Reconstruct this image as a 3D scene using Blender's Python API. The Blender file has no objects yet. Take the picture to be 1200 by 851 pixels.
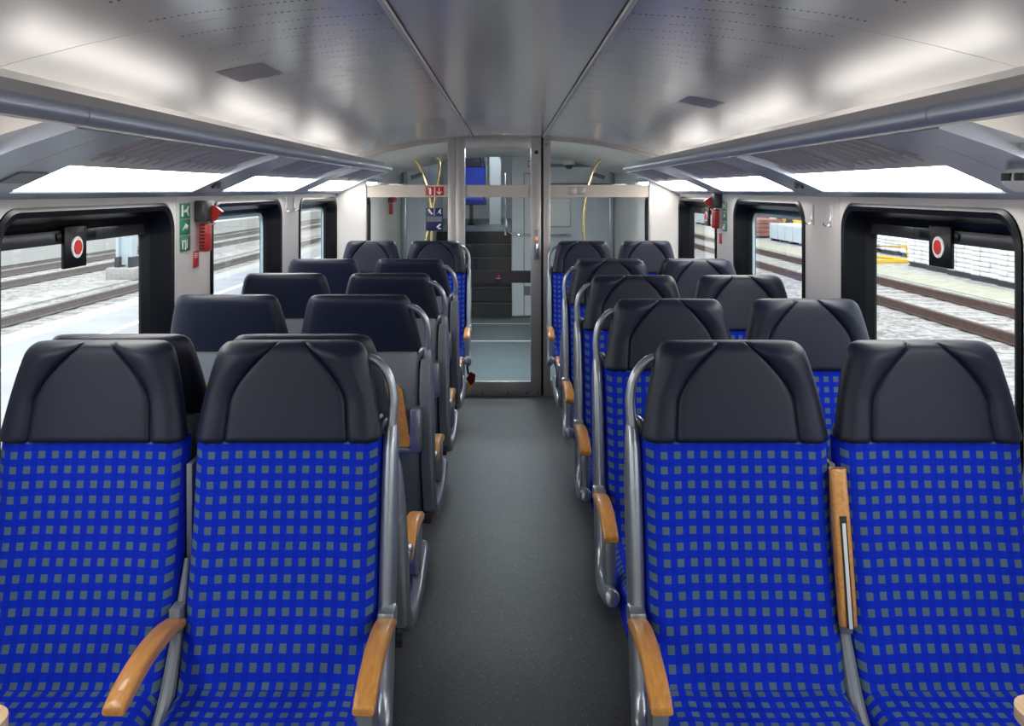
import bpy, bmesh, math, random
from mathutils import Vector
random.seed(4)
C = bpy.context.scene.collection
PI = math.pi
# ------------------------------------------------------------------ camera
EYE = 1.63
cam = bpy.data.cameras.new('camera'); co = bpy.data.objects.new('camera', cam); C.objects.link(co)
co.location = (0, 0, EYE); co.rotation_euler = (PI/2, 0, 0)
cam.sensor_width = 36; cam.lens = 30.0          # 1000 px focal length at 1200 px
cam.shift_x = 0.00417; cam.shift_y = -0.16875
cam.clip_start = 0.02; cam.clip_end = 400
bpy.context.scene.camera = co
# ------------------------------------------------------------------ world, sun, exposure
W = bpy.data.worlds.new('sky'); bpy.context.scene.world = W; W.use_nodes = True
bg = W.node_tree.nodes['Background']; bg.inputs[0].default_value = (0.91, 0.955, 1.0, 1); bg.inputs[1].default_value = 2.6
sun = bpy.data.lights.new('sun', 'SUN'); so = bpy.data.objects.new('sun', sun); C.objects.link(so)
sun.energy = 1.2; sun.angle = math.radians(20); sun.color = (1, .97, .92); so.rotation_euler = (math.radians(28), math.radians(14), 0)
STRIP_E = 12.5; CEIL_FILL_E = 2.5
vs = bpy.context.scene.view_settings
vs.view_transform = 'Standard'; vs.look = 'None'; vs.gamma = 1; vs.use_curve_mapping = False
vs.exposure = 0.15

# ------------------------------------------------------------------ materials
def mat(name, col, rough=.5, metal=0, spec=.5, emit=None, estr=0, bump=0, bscale=300, vary=0, vscale=20, coat=0, sheen=0):
    m = bpy.data.materials.new(name); m.use_nodes = True
    nt = m.node_tree; b = nt.nodes['Principled BSDF']
    b.inputs['Base Color'].default_value = (*col, 1); b.inputs['Roughness'].default_value = rough
    b.inputs['Metallic'].default_value = metal; b.inputs['Specular IOR Level'].default_value = spec
    b.inputs['Coat Weight'].default_value = coat; b.inputs['Sheen Weight'].default_value = sheen
    if emit: b.inputs['Emission Color'].default_value = (*emit, 1); b.inputs['Emission Strength'].default_value = estr
    tc = nt.nodes.new('ShaderNodeTexCoord')
    if bump:
        n = nt.nodes.new('ShaderNodeTexNoise'); n.inputs['Scale'].default_value = bscale; n.inputs['Detail'].default_value = 3
        nt.links.new(tc.outputs['Object'], n.inputs['Vector'])
        bp = nt.nodes.new('ShaderNodeBump'); bp.inputs['Strength'].default_value = bump; bp.inputs['Distance'].default_value = .002
        nt.links.new(n.outputs['Fac'], bp.inputs['Height']); nt.links.new(bp.outputs[0], b.inputs['Normal'])
    if vary:
        n = nt.nodes.new('ShaderNodeTexNoise'); n.inputs['Scale'].default_value = vscale; n.inputs['Detail'].default_value = 5
        nt.links.new(tc.outputs['Object'], n.inputs['Vector'])
        r = nt.nodes.new('ShaderNodeValToRGB')
        r.color_ramp.elements[0].position = .3; r.color_ramp.elements[1].position = .7
        r.color_ramp.elements[0].color = (*[c*(1-vary) for c in col], 1); r.color_ramp.elements[1].color = (*[min(1, c*(1+vary)) for c in col], 1)
        nt.links.new(n.outputs['Fac'], r.inputs[0]); nt.links.new(r.outputs[0], b.inputs['Base Color'])
    return m
def math_node(nt, op, a, b=None, c=None):
    n = nt.nodes.new('ShaderNodeMath'); n.operation = op
    for i, v in enumerate((a, b, c)):
        if v is None: continue
        if isinstance(v, (int, float)): n.inputs[i].default_value = v
        else: nt.links.new(v, n.inputs[i])
    return n.outputs[0]
def fabric_mat():
    m = mat('blue fabric with grey squares', (.004, .02, .5), .85, sheen=.0, spec=.2)
    nt = m.node_tree; b = nt.nodes['Principled BSDF']
    uv = nt.nodes.new('ShaderNodeUVMap'); sp = nt.nodes.new('ShaderNodeSeparateXYZ'); nt.links.new(uv.outputs[0], sp.inputs[0])
    def cell(o, p):
        f = math_node(nt, 'FRACT', math_node(nt, 'ADD', math_node(nt, 'DIVIDE', o, p), 100.5))
        return math_node(nt, 'ABSOLUTE', math_node(nt, 'SUBTRACT', f, .5))
    cx, cy = cell(sp.outputs[0], .0332), cell(sp.outputs[1], .0345)
    sq = math_node(nt, 'LESS_THAN', math_node(nt, 'MAXIMUM', cx, cy), .25)
    band = math_node(nt, 'ADD', math_node(nt, 'LESS_THAN', cx, .25), math_node(nt, 'LESS_THAN', cy, .25))
    n = nt.nodes.new('ShaderNodeTexNoise'); n.inputs['Scale'].default_value = 900; n.inputs['Detail'].default_value = 2
    tc = nt.nodes.new('ShaderNodeTexCoord'); nt.links.new(tc.outputs['Object'], n.inputs['Vector'])
    mx = nt.nodes.new('ShaderNodeMix'); mx.data_type = 'RGBA'
    mx.inputs[6].default_value = (.001, .020, .47, 1); mx.inputs[7].default_value = (.001, .030, .56, 1)
    nt.links.new(math_node(nt, 'MULTIPLY', band, .5), mx.inputs[0])
    m2 = nt.nodes.new('ShaderNodeMix'); m2.data_type = 'RGBA'; nt.links.new(sq, m2.inputs[0]); nt.links.new(mx.outputs[2], m2.inputs[6])
    m2.inputs[7].default_value = (.085, .15, .20, 1)
    m3 = nt.nodes.new('ShaderNodeMix'); m3.data_type = 'RGBA'; m3.blend_type = 'MULTIPLY'; m3.inputs[0].default_value = .2
    nt.links.new(m2.outputs[2], m3.inputs[6]); nt.links.new(n.outputs['Fac'], m3.inputs[7])
    nt.links.new(m3.outputs[2], b.inputs['Base Color'])
    bp = nt.nodes.new('ShaderNodeBump'); bp.inputs['Strength'].default_value = .2; bp.inputs['Distance'].default_value = .001
    nt.links.new(n.outputs['Fac'], bp.inputs['Height']); nt.links.new(bp.outputs[0], b.inputs['Normal'])
    return m
def wood_mat(name, col):
    m = mat(name, col, .35, coat=.3); nt = m.node_tree; b = nt.nodes['Principled BSDF']
    tc = nt.nodes.new('ShaderNodeTexCoord'); mp = nt.nodes.new('ShaderNodeMapping'); mp.inputs['Scale'].default_value = (60, 4, 60)
    n = nt.nodes.new('ShaderNodeTexNoise'); n.inputs['Scale'].default_value = 2; n.inputs['Detail'].default_value = 6
    nt.links.new(tc.outputs['Object'], mp.inputs[0]); nt.links.new(mp.outputs[0], n.inputs['Vector'])
    r = nt.nodes.new('ShaderNodeValToRGB'); r.color_ramp.elements[0].position = .3; r.color_ramp.elements[1].position = .7
    r.color_ramp.elements[0].color = (*[c*.78 for c in col], 1); r.color_ramp.elements[1].color = (*[min(1, c*1.12) for c in col], 1)
    nt.links.new(n.outputs['Fac'], r.inputs[0]); nt.links.new(r.outputs[0], b.inputs['Base Color'])
    return m
def glass_mat(name, tint=(1, 1, 1), refl=1.0):
    m = bpy.data.materials.new(name); m.use_nodes = True; nt = m.node_tree; nt.nodes.clear()
    o = nt.nodes.new('ShaderNodeOutputMaterial'); t = nt.nodes.new('ShaderNodeBsdfTransparent'); t.inputs[0].default_value = (*tint, 1)
    g = nt.nodes.new('ShaderNodeBsdfGlossy'); g.inputs['Roughness'].default_value = .02
    gm = nt.nodes.new('ShaderNodeNewGeometry'); dp = nt.nodes.new('ShaderNodeVectorMath'); dp.operation = 'DOT_PRODUCT'
    nt.links.new(gm.outputs['Normal'], dp.inputs[0]); nt.links.new(gm.outputs['Incoming'], dp.inputs[1])
    inv = math_node(nt, 'SUBTRACT', 1.0, math_node(nt, 'ABSOLUTE', dp.outputs['Value']))
    fr = math_node(nt, 'ADD', math_node(nt, 'MULTIPLY', math_node(nt, 'POWER', inv, 5.0), .9), .04)
    mx = nt.nodes.new('ShaderNodeMixShader'); nt.links.new(math_node(nt, 'MULTIPLY', fr, refl), mx.inputs[0])
    nt.links.new(t.outputs[0], mx.inputs[1]); nt.links.new(g.outputs[0], mx.inputs[2]); nt.links.new(mx.outputs[0], o.inputs[0])
    return m
def floor_mat(name, col, speck, rough):
    m = mat(name, col, rough, spec=.4); nt = m.node_tree; b = nt.nodes['Principled BSDF']
    tc = nt.nodes.new('ShaderNodeTexCoord'); v = nt.nodes.new('ShaderNodeTexVoronoi'); v.inputs['Scale'].default_value = 90
    nt.links.new(tc.outputs['Object'], v.inputs['Vector'])
    s = nt.nodes.new('ShaderNodeSeparateColor'); nt.links.new(v.outputs['Color'], s.inputs[0])
    k = math_node(nt, 'MULTIPLY', math_node(nt, 'LESS_THAN', v.outputs['Distance'], .22), math_node(nt, 'GREATER_THAN', s.outputs[0], .72))
    dk = math_node(nt, 'MULTIPLY', math_node(nt, 'LESS_THAN', v.outputs['Distance'], .25), math_node(nt, 'LESS_THAN', s.outputs[0], .25))
    n = nt.nodes.new('ShaderNodeTexNoise'); n.inputs['Scale'].default_value = 3; n.inputs['Detail'].default_value = 6; nt.links.new(tc.outputs['Object'], n.inputs['Vector'])
    r = nt.nodes.new('ShaderNodeValToRGB'); r.color_ramp.elements[0].color = (*[c*.8 for c in col], 1); r.color_ramp.elements[1].color = (*[c*1.2 for c in col], 1)
    nt.links.new(n.outputs['Fac'], r.inputs[0])
    mx = nt.nodes.new('ShaderNodeMix'); mx.data_type = 'RGBA'; nt.links.new(k, mx.inputs[0]); nt.links.new(r.outputs[0], mx.inputs[6]); mx.inputs[7].default_value = (*speck, 1)
    m2 = nt.nodes.new('ShaderNodeMix'); m2.data_type = 'RGBA'; nt.links.new(dk, m2.inputs[0]); nt.links.new(mx.outputs[2], m2.inputs[6]); m2.inputs[7].default_value = (.008, .008, .01, 1)
    nt.links.new(m2.outputs[2], b.inputs['Base Color'])
    return m
def ceiling_mat(perf=True):
    m = mat('brushed pale ceiling lacquer' + (' perforated' if perf else ''), (.76, .74, .71), .19, metal=.42, spec=.6)
    nt = m.node_tree; b = nt.nodes['Principled BSDF']
    if perf:
        tc = nt.nodes.new('ShaderNodeTexCoord'); sp = nt.nodes.new('ShaderNodeSeparateXYZ'); nt.links.new(tc.outputs['Object'], sp.inputs[0])
        ax = math_node(nt, 'ABSOLUTE', sp.outputs[0])
        def row(off, x0, x1):
            fy = math_node(nt, 'MULTIPLY', math_node(nt, 'SUBTRACT', math_node(nt, 'FRACT', math_node(nt, 'DIVIDE', math_node(nt, 'ADD', sp.outputs[1], 18.7 - off), .187)), .5), .187)
            fx = math_node(nt, 'MULTIPLY', math_node(nt, 'SUBTRACT', math_node(nt, 'FRACT', math_node(nt, 'DIVIDE', ax, .0155)), .5), .0155)
            d = math_node(nt, 'SQRT', math_node(nt, 'ADD', math_node(nt, 'MULTIPLY', fx, fx), math_node(nt, 'MULTIPLY', fy, fy)))
            k = math_node(nt, 'LESS_THAN', d, .0036)
            k = math_node(nt, 'MULTIPLY', k, math_node(nt, 'GREATER_THAN', ax, x0))
            return math_node(nt, 'MULTIPLY', k, math_node(nt, 'LESS_THAN', ax, x1))
        k = math_node(nt, 'MAXIMUM', row(-.0935 + .0, .30, .79), row(0, .40, .57))
        mx = nt.nodes.new('ShaderNodeMix'); mx.data_type = 'RGBA'; nt.links.new(k, mx.inputs[0])
        mx.inputs[6].default_value = (.76, .74, .71, 1); mx.inputs[7].default_value = (.03, .03, .03, 1)
        nt.links.new(mx.outputs[2], b.inputs['Base Color'])
    return m
def gravel_mat(name, c0, c1, scale=9):
    m = mat(name, c0, .95, spec=.1); nt = m.node_tree; b = nt.nodes['Principled BSDF']
    tc = nt.nodes.new('ShaderNodeTexCoord'); v = nt.nodes.new('ShaderNodeTexVoronoi'); v.inputs['Scale'].default_value = scale
    nt.links.new(tc.outputs['Object'], v.inputs['Vector'])
    n = nt.nodes.new('ShaderNodeTexNoise'); n.inputs['Scale'].default_value = .8; n.inputs['Detail'].default_value = 4; nt.links.new(tc.outputs['Object'], n.inputs['Vector'])
    s = nt.nodes.new('ShaderNodeSeparateColor'); nt.links.new(v.outputs['Color'], s.inputs[0])
    f = math_node(nt, 'MULTIPLY', math_node(nt, 'ADD', s.outputs[0], n.outputs['Fac']), .5)
    r = nt.nodes.new('ShaderNodeValToRGB'); r.color_ramp.elements[0].position = .25; r.color_ramp.elements[1].position = .65
    r.color_ramp.elements[0].color = (*c1, 1); r.color_ramp.elements[1].color = (*c0, 1)
    nt.links.new(f, r.inputs[0]); nt.links.new(r.outputs[0], b.inputs['Base Color'])
    return m

M = dict(
 fabric=fabric_mat(),
 leather=mat('dark navy leather', (.007, .011, .028), .46, bump=.2, bscale=500, spec=.35),
 silver=mat('silver painted steel', (.33, .36, .39), .3, metal=.75),
 shell=mat('grey seat shell plastic', (.16, .18, .20), .4, spec=.5),
 dark=mat('black rubber', (.012, .012, .014), .5),
 darkgrey=mat('dark grey metal', (.05, .055, .06), .45, metal=.3),
 wood=wood_mat('orange beech wood', (.60, .27, .06)),
 palewood=wood_mat('pale beech wood', (.70, .48, .28)),
 chrome=mat('polished steel', (.75, .76, .78), .15, metal=1),
 wall=mat('warm white wall panel', (.66, .63, .60), .4, vary=.02, vscale=3),
 wallcool=mat('cool white lobby panel', (.66, .70, .74), .4),
 frame=mat('champagne aluminium', (.52, .49, .46), .35, metal=.55),
 rackblue=mat('satin grey rack metal', (.40, .44, .52), .35, metal=.45),
 rackrim=mat('pale rack rim', (.50, .49, .49), .4, metal=.2),
 rod=mat('grey rack rod', (.34, .34, .37), .28, metal=.3),
 black=mat('black window surround', (.005, .006, .008), .3, spec=.3),
 hopper=mat('smoked grey hopper bar', (.05, .055, .06), .25),
 strip=mat('lit diffuser', (1, 1, 1), .5, emit=(1, .98, .95), estr=STRIP_E),
 ceilfill=mat('added ceiling fill glow', (.8, .8, .8), .5, emit=(1, .96, .92), estr=CEIL_FILL_E),
 ceil=ceiling_mat(True), ceilc=ceiling_mat(False),
 floor=floor_mat('speckled dark rubber floor', (.064, .068, .074), (.20, .22, .25), .46),
 floor2=floor_mat('blue grey lobby floor', (.10, .13, .15), (.2, .22, .24), .4),
 stair=mat('dark stair covering', (.02, .025, .03), .6),
 glass=glass_mat('clear window glass', (.97, .99, .99)),
 pglass=glass_mat('partition glass', (.95, .98, .98), .8),
 cream=mat('cream sight band', (.56, .50, .42), .45),
 smoke=mat('brown grey sight band', (.055, .052, .05), .4),
 red=mat('red plastic', (.55, .02, .012), .35), green=mat('green sign', (.01, .20, .10), .4),
 white=mat('white print', (.8, .8, .78), .5), navy=mat('navy sign', (.02, .022, .10), .4),
 orange=mat('orange button', (.9, .25, .03), .4, emit=(1, .3, .05), estr=.5),
 brass=mat('brass grab pole', (.75, .55, .28), .2, metal=1),
 yellow=mat('yellow machine paint', (.75, .45, .03), .5), rust=mat('rusty rail steel', (.11, .065, .05), .6, metal=.3, vary=.3),
 greyrail=mat('worn rail steel', (.20, .18, .165), .5, metal=.4, vary=.2),
 sleeper=mat('concrete sleeper', (.37, .355, .34), .9, vary=.15), bags=mat('white wrapped sacks', (.80, .80, .80), .6),
 brick=mat('red brown blocks', (.30, .13, .11), .8, vary=.3, vscale=3), pale=mat('pale blue container paint', (.55, .63, .68), .6),
 gravel=gravel_mat('pale ballast gravel', (.42, .405, .39), (.20, .19, .18), 13),
 gravel2=gravel_mat('dusty pale ground', (.44, .43, .415), (.30, .29, .28), 5),
 platform=mat('pale platform paving', (.35, .36, .37), .8, vary=.08, vscale=2), platedge=mat('pale platform edge stone', (.45, .45, .43), .8),
 grass=gravel_mat('thin dry grass', (.37, .365, .27), (.43, .415, .37), 6),
 silverlabel=mat('silver foil label', (.34, .33, .35), .4, metal=.3),
 alu=mat('bright aluminium', (.75, .76, .78), .4, metal=.4),
 seal=mat('pale glazing seal', (.45, .60, .66), .4),
 darkred=mat('dark red reflector', (.16, .005, .008), .25),
)

# ------------------------------------------------------------------ mesh helpers
def mesh_from(bm, name, material, smooth=True, angle=35):
    me = bpy.data.meshes.new(name)
    bmesh.ops.recalc_face_normals(bm, faces=bm.faces)
    bm.to_mesh(me); bm.free()
    mats = material if isinstance(material, (list, tuple)) else [material]
    for m in mats: me.materials.append(m)
    if smooth:
        for p in me.polygons: p.use_smooth = True
        me.set_sharp_from_angle(angle=math.radians(angle))
    return me
def link(name, me, parent=None, loc=(0, 0, 0), rot=(0, 0, 0)):
    o = bpy.data.objects.new(name, me); C.objects.link(o); o.location = loc; o.rotation_euler = rot
    if parent: o.parent = parent
    return o
def obj(name, bm, material, parent=None, smooth=True, **k):
    return link(name, mesh_from(bm, name, material, smooth), parent, **k)
def tag(o, label, cat, group=None, kind=None):
    o['label'] = label; o['category'] = cat
    if group: o['group'] = group
    if kind: o['kind'] = kind
    return o
def struct(o): o['kind'] = 'structure'; return o
def thing(name, label, cat, loc=(0, 0, 0), rotz=0, group=None):
    o = link(name, None, None, loc, (0, 0, rotz)); return tag(o, label, cat, group)
def box(bm, x0, x1, y0, y1, z0, z1, bev=0, seg=2, mi=0):
    x0, x1 = sorted((x0, x1)); y0, y1 = sorted((y0, y1)); z0, z1 = sorted((z0, z1))
    vs_ = [bm.verts.new(p) for p in ((x0,y0,z0),(x1,y0,z0),(x1,y1,z0),(x0,y1,z0),(x0,y0,z1),(x1,y0,z1),(x1,y1,z1),(x0,y1,z1))]
    fs = [bm.faces.new([vs_[i] for i in f]) for f in ((3,2,1,0),(4,5,6,7),(0,1,5,4),(1,2,6,5),(2,3,7,6),(3,0,4,7))]
    for f in fs: f.material_index = mi
    if bev:
        es = list({e for f in fs for e in f.edges})
        r = bmesh.ops.bevel(bm, geom=es, offset=bev, segments=seg, affect='EDGES', profile=.5)
        for f in r['faces']: f.material_index = mi
    return bm
def nb(): return bmesh.new()
def bx(*a, **k): return box(nb(), *a, **k)
def prism(bm, pts, axis, a0, a1):
    """extrude polygon pts (2D) along axis"""
    def P(u, v, a): return {'x': (a, u, v), 'y': (u, a, v), 'z': (u, v, a)}[axis]
    A = [bm.verts.new(P(u, v, a0)) for u, v in pts]; B = [bm.verts.new(P(u, v, a1)) for u, v in pts]
    n = len(pts); bm.faces.new(A); bm.faces.new(B[::-1])
    for i in range(n): bm.faces.new((A[i], B[i], B[(i+1) % n], A[(i+1) % n]))
    return bm
def loft(bm, rings, caps=True, closed=True):
    V = [[bm.verts.new(p) for p in r] for r in rings]; n = len(rings[0])
    for a, b in zip(V, V[1:]):
        for i in range(n if closed else n-1):
            bm.faces.new((a[i], a[(i+1) % n], b[(i+1) % n], b[i]))
    if caps and closed: bm.faces.new(V[0][::-1]); bm.faces.new(V[-1])
    return V
def smooth_path(pts, n=6):
    """Catmull-Rom through tuples of any length"""
    P = [pts[0]] + list(pts) + [pts[-1]]; out = []
    for i in range(1, len(P)-2):
        for k in range(n):
            t = k/n
            out.append(tuple(.5*(2*b + (c-a)*t + (2*a-5*b+4*c-d)*t*t + (-a+3*b-3*c+d)*t**3) for a, b, c, d in zip(P[i-1], P[i], P[i+1], P[i+2])))
    out.append(tuple(pts[-1])); return out
def tube(bm, pts, r, seg=12, flat=1.0, ref=Vector((1, 0, 0)), sm=0):
    """pts: (x,y,z) or (x,y,z,r); flat scales the width across ref"""
    if sm: pts = smooth_path(pts, sm)
    rings = []
    for i, p in enumerate(pts):
        a = Vector(pts[max(i-1, 0)][:3]); b = Vector(pts[min(i+1, len(pts)-1)][:3]); t = (b-a).normalized()
        u = ref - t*ref.dot(t)
        if u.length < .05: u = Vector((0, 1, 0)) - t*t.y
        if u.length < .05: u = Vector((0, 0, 1)) - t*t.z
        u.normalize(); v = t.cross(u)
        rr = p[3] if len(p) > 3 else r
        fl = p[4] if len(p) > 4 else flat
        rings.append([Vector(p[:3]) + u*math.cos(k*2*PI/seg)*rr + v*math.sin(k*2*PI/seg)*rr*fl for k in range(seg)])
    loft(bm, rings); return bm
def rrect(w, h, r, n=5):
    """rounded rectangle, centred, CCW"""
    out = []
    for cx, cy, a0 in ((w/2-r, h/2-r, 0), (-w/2+r, h/2-r, PI/2), (-w/2+r, -h/2+r, PI), (w/2-r, -h/2+r, 1.5*PI)):
        for k in range(n+1): a = a0 + k*PI/2/n; out.append((cx+r*math.cos(a), cy+r*math.sin(a)))
    return out
def disc(bm, c, r, axis='y', t=.004, seg=20):
    pts = [(r*math.cos(k*2*PI/seg), r*math.sin(k*2*PI/seg)) for k in range(seg)]
    if axis == 'y': return prism(bm, [(c[0]+u, c[2]+v) for u, v in pts], 'y', c[1]-t/2, c[1]+t/2)
    if axis == 'x': return prism(bm, [(c[1]+u, c[2]+v) for u, v in pts], 'x', c[0]-t/2, c[0]+t/2)
    return prism(bm, [(c[0]+u, c[1]+v) for u, v in pts], 'z', c[2]-t/2, c[2]+t/2)

# ------------------------------------------------------------------ car body dimensions
XW = 1.36; XG = 1.455; WZ0, WZ1 = .80, 1.58; PIT = 1.65; YB = -2.90; YP = 6.75
WSTART = [-2.70, -1.05, .60, 2.25, 3.90, 5.55, 7.20]; WL = 1.215
# floor
struct(obj('floor', bx(-XW-.1, XW+.1, YB, YP+.03, -.06, 0), M['floor'], smooth=False))
struct(obj('floor', bx(-XW-.1, XW+.1, YP+.03, 11.0, -.06, 0), M['floor2'], smooth=False))

def wall_side(s, name):
    bm = nb(); ztop = 1.86
    ends = [YB] + [w + WL + .035 for w in WSTART]
    for i, w in enumerate(WSTART):
        y0, y1 = ends[i] + .002, ends[i+1] - .002
        outer = [(y0, 0), (y1, 0), (y1, ztop), (y0, ztop)]
        inner = [(w + WL/2 + u, (WZ0+WZ1)/2 + v) for u, v in rrect(WL, WZ1-WZ0, .11, 8)]
        b2 = nb()
        def loop(pts):
            vs_ = [b2.verts.new((0, a, b)) for a, b in pts]
            return [b2.edges.new((vs_[k], vs_[(k+1) % len(vs_)])) for k in range(len(vs_))]
        es = loop(outer) + loop(inner)
        bmesh.ops.triangle_fill(b2, use_beauty=True, use_dissolve=False, edges=es)
        g = bmesh.ops.extrude_face_region(b2, geom=list(b2.faces))
        for v in g['geom']:
            if isinstance(v, bmesh.types.BMVert): v.co.x = .09
        vm = {v: bm.verts.new((s*(XW + v.co.x), v.co.y, v.co.z)) for v in b2.verts}
        for f in b2.faces: bm.faces.new([vm[v] for v in f.verts])
        b2.free()
    box(bm, s*XW, s*(XW+.09), ends[-1], 11.0, 0, ztop)
    o = struct(obj(name, bm, M['wall'], smooth=False))
    b = nb()
    for e in ends[1:]: box(b, s*(XW+.012), s*(XW+.085), e-.0019, e+.0019, .002, ztop-.01)
    for e in ends: pass
    struct(obj('trim_%d' % (1 if s < 0 else 2), b, M['dark'], smooth=False))
    # skirting
    struct(obj('baseboard_left' if s < 0 else 'baseboard_right', bx(s*(XW-.012), s*(XW-.0005), YB, 11.0, .001, .09, bev=.003), M['darkgrey']))
wall_side(-1, 'wall_left'); wall_side(1, 'wall_right')
struct(obj('wall_rear', bx(-XW-.09, XW+.09, YB-.08, YB-.001, 0, 2.2), M['wall'], smooth=False))

wn = 0
def window(s, w, hopper):
    global wn; wn += 1
    root = struct(link('window_%d' % wn, None, None, (s*XW, w + WL/2, (WZ0+WZ1)/2)))
    W_, H_ = WL, WZ1-WZ0
    secs = [(-.006, -.0, .11), (-.012, .012, .10), (-.006, .03, .09), (.03, .045, .085), (.07, .055, .08), (.093, .085, .07), (.102, .085, .07), (.102, -.004, .11)]
    rings = []
    for dx, ins, r in secs:
        rings.append([(s*dx, u, v) for u, v in rrect(W_-2*ins, H_-2*ins - (0), r, 8)])
    bm = nb(); V = loft(bm, rings, caps=False)
    obj('window_frame', bm, M['black'], root)
    if not hopper:
        bm = nb(); loft(bm, [[(s*dx, u, v) for u, v in rrect(W_-2*ins, H_-2*ins, r_, 8)] for dx, ins, r_ in ((.082, .083, .07), (.082, .098, .06), (.0935, .098, .06))], caps=False)
        obj('glazing_seal', bm, M['seal'], root)
    bm = prism(nb(), rrect(W_-.15, H_-.15, .07, 6), 'x', s*.094, s*.100)
    obj('pane', bm, M['glass'], root, smooth=False)
    if hopper:
        z1 = H_/2 - .08
        obj('hopper_bar', bx(s*.080, s*.0935, -W_/2+.083, W_/2-.083, z1-.044, z1+.0, bev=.002), M['hopper'], root)
        obj('hopper_hinge', bx(s*.075, s*.0795, -.14, .12, z1-.034, z1-.008, bev=.002), M['black'], root)
        l = obj('lock_plate', bx(s*.066, s*.0795, -.11, .035, z1-.125, z1+.012, bev=.004), M['black'], root)
        obj('lock_ring', disc(nb(), (s*.064, -.035, z1-.058), .036, 'x', .004), M['white'], l)
        obj('lock_disc', disc(nb(), (s*.061, -.035, z1-.058), .024, 'x', .004), M['red'], l)
    return root
for i, w in enumerate(WSTART):
    window(-1, w, i == 3); window(1, w, i in (3, 5))

# ceiling
def zc(x):                                # underside height over x
    a = abs(x)
    pts = [(0, 2.062), (.28, 2.058), (.50, 2.042), (.72, 2.014), (.95, 1.966), (1.158, 1.913), (1.36, 1.845), (1.45, 1.81)]
    for (x0, z0), (x1, z1) in zip(pts, pts[1:]):
        if a <= x1: return z0 + (z1-z0)*(a-x0)/(x1-x0)
    return 1.81
def ceil_panel(name, xs, y0, y1, m):
    bm = nb(); rings = []
    for y in (y0, y1):
        rings.append([(x, y, zc(x)) for x in xs] + [(x, y, zc(x)+.04) for x in xs[::-1]])
    loft(bm, rings); return struct(obj(name, bm, m))
ys = [YB] + [1.946 + PIT*k for k in range(-2, 3)] + [YP-.002]
xs_side = [.286 + (1.165-.286)*k/13 for k in range(14)]; xs_edge = [1.1651 + .0712*k for k in range(5)]
for y0, y1 in zip(ys, ys[1:]):
    for s in (-1, 1):
        ceil_panel('ceiling', [s*x for x in xs_side], y0+.0015, y1-.0015, M['ceil'])
    for s in (-1, 1): ceil_panel('ceiling', [s*x for x in xs_edge], y0, y1, M['wall'])
ceil_panel('ceiling', [-.274, -.1, .1, .274], YB, YP-.002, M['ceilc'])
ceil_panel('ceiling', [-1.45+.1*k for k in range(30)], YP+.05, 11.0, M['wall'])
tn = 3
for s in (-1, 1):
    bm = nb(); box(bm, s*.273, s*.287, YB, YP-.002, 2.045, 2.07, bev=.004)
    struct(obj('trim_%d' % tn, bm, M['rackrim'])); tn += 1
    bm = nb(); box(bm, s*.2685, s*.2725, YB, YP-.002, 2.055, 2.064)
    struct(obj('trim_%d' % tn, bm, M['dark'], smooth=False)); tn += 1
# roof closing sheet above everything
struct(obj('trim_%d' % tn, bx(-1.46, 1.46, YB-.08, 11.0, 2.12, 2.16), M['darkgrey'], smooth=False)); tn += 1

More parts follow.
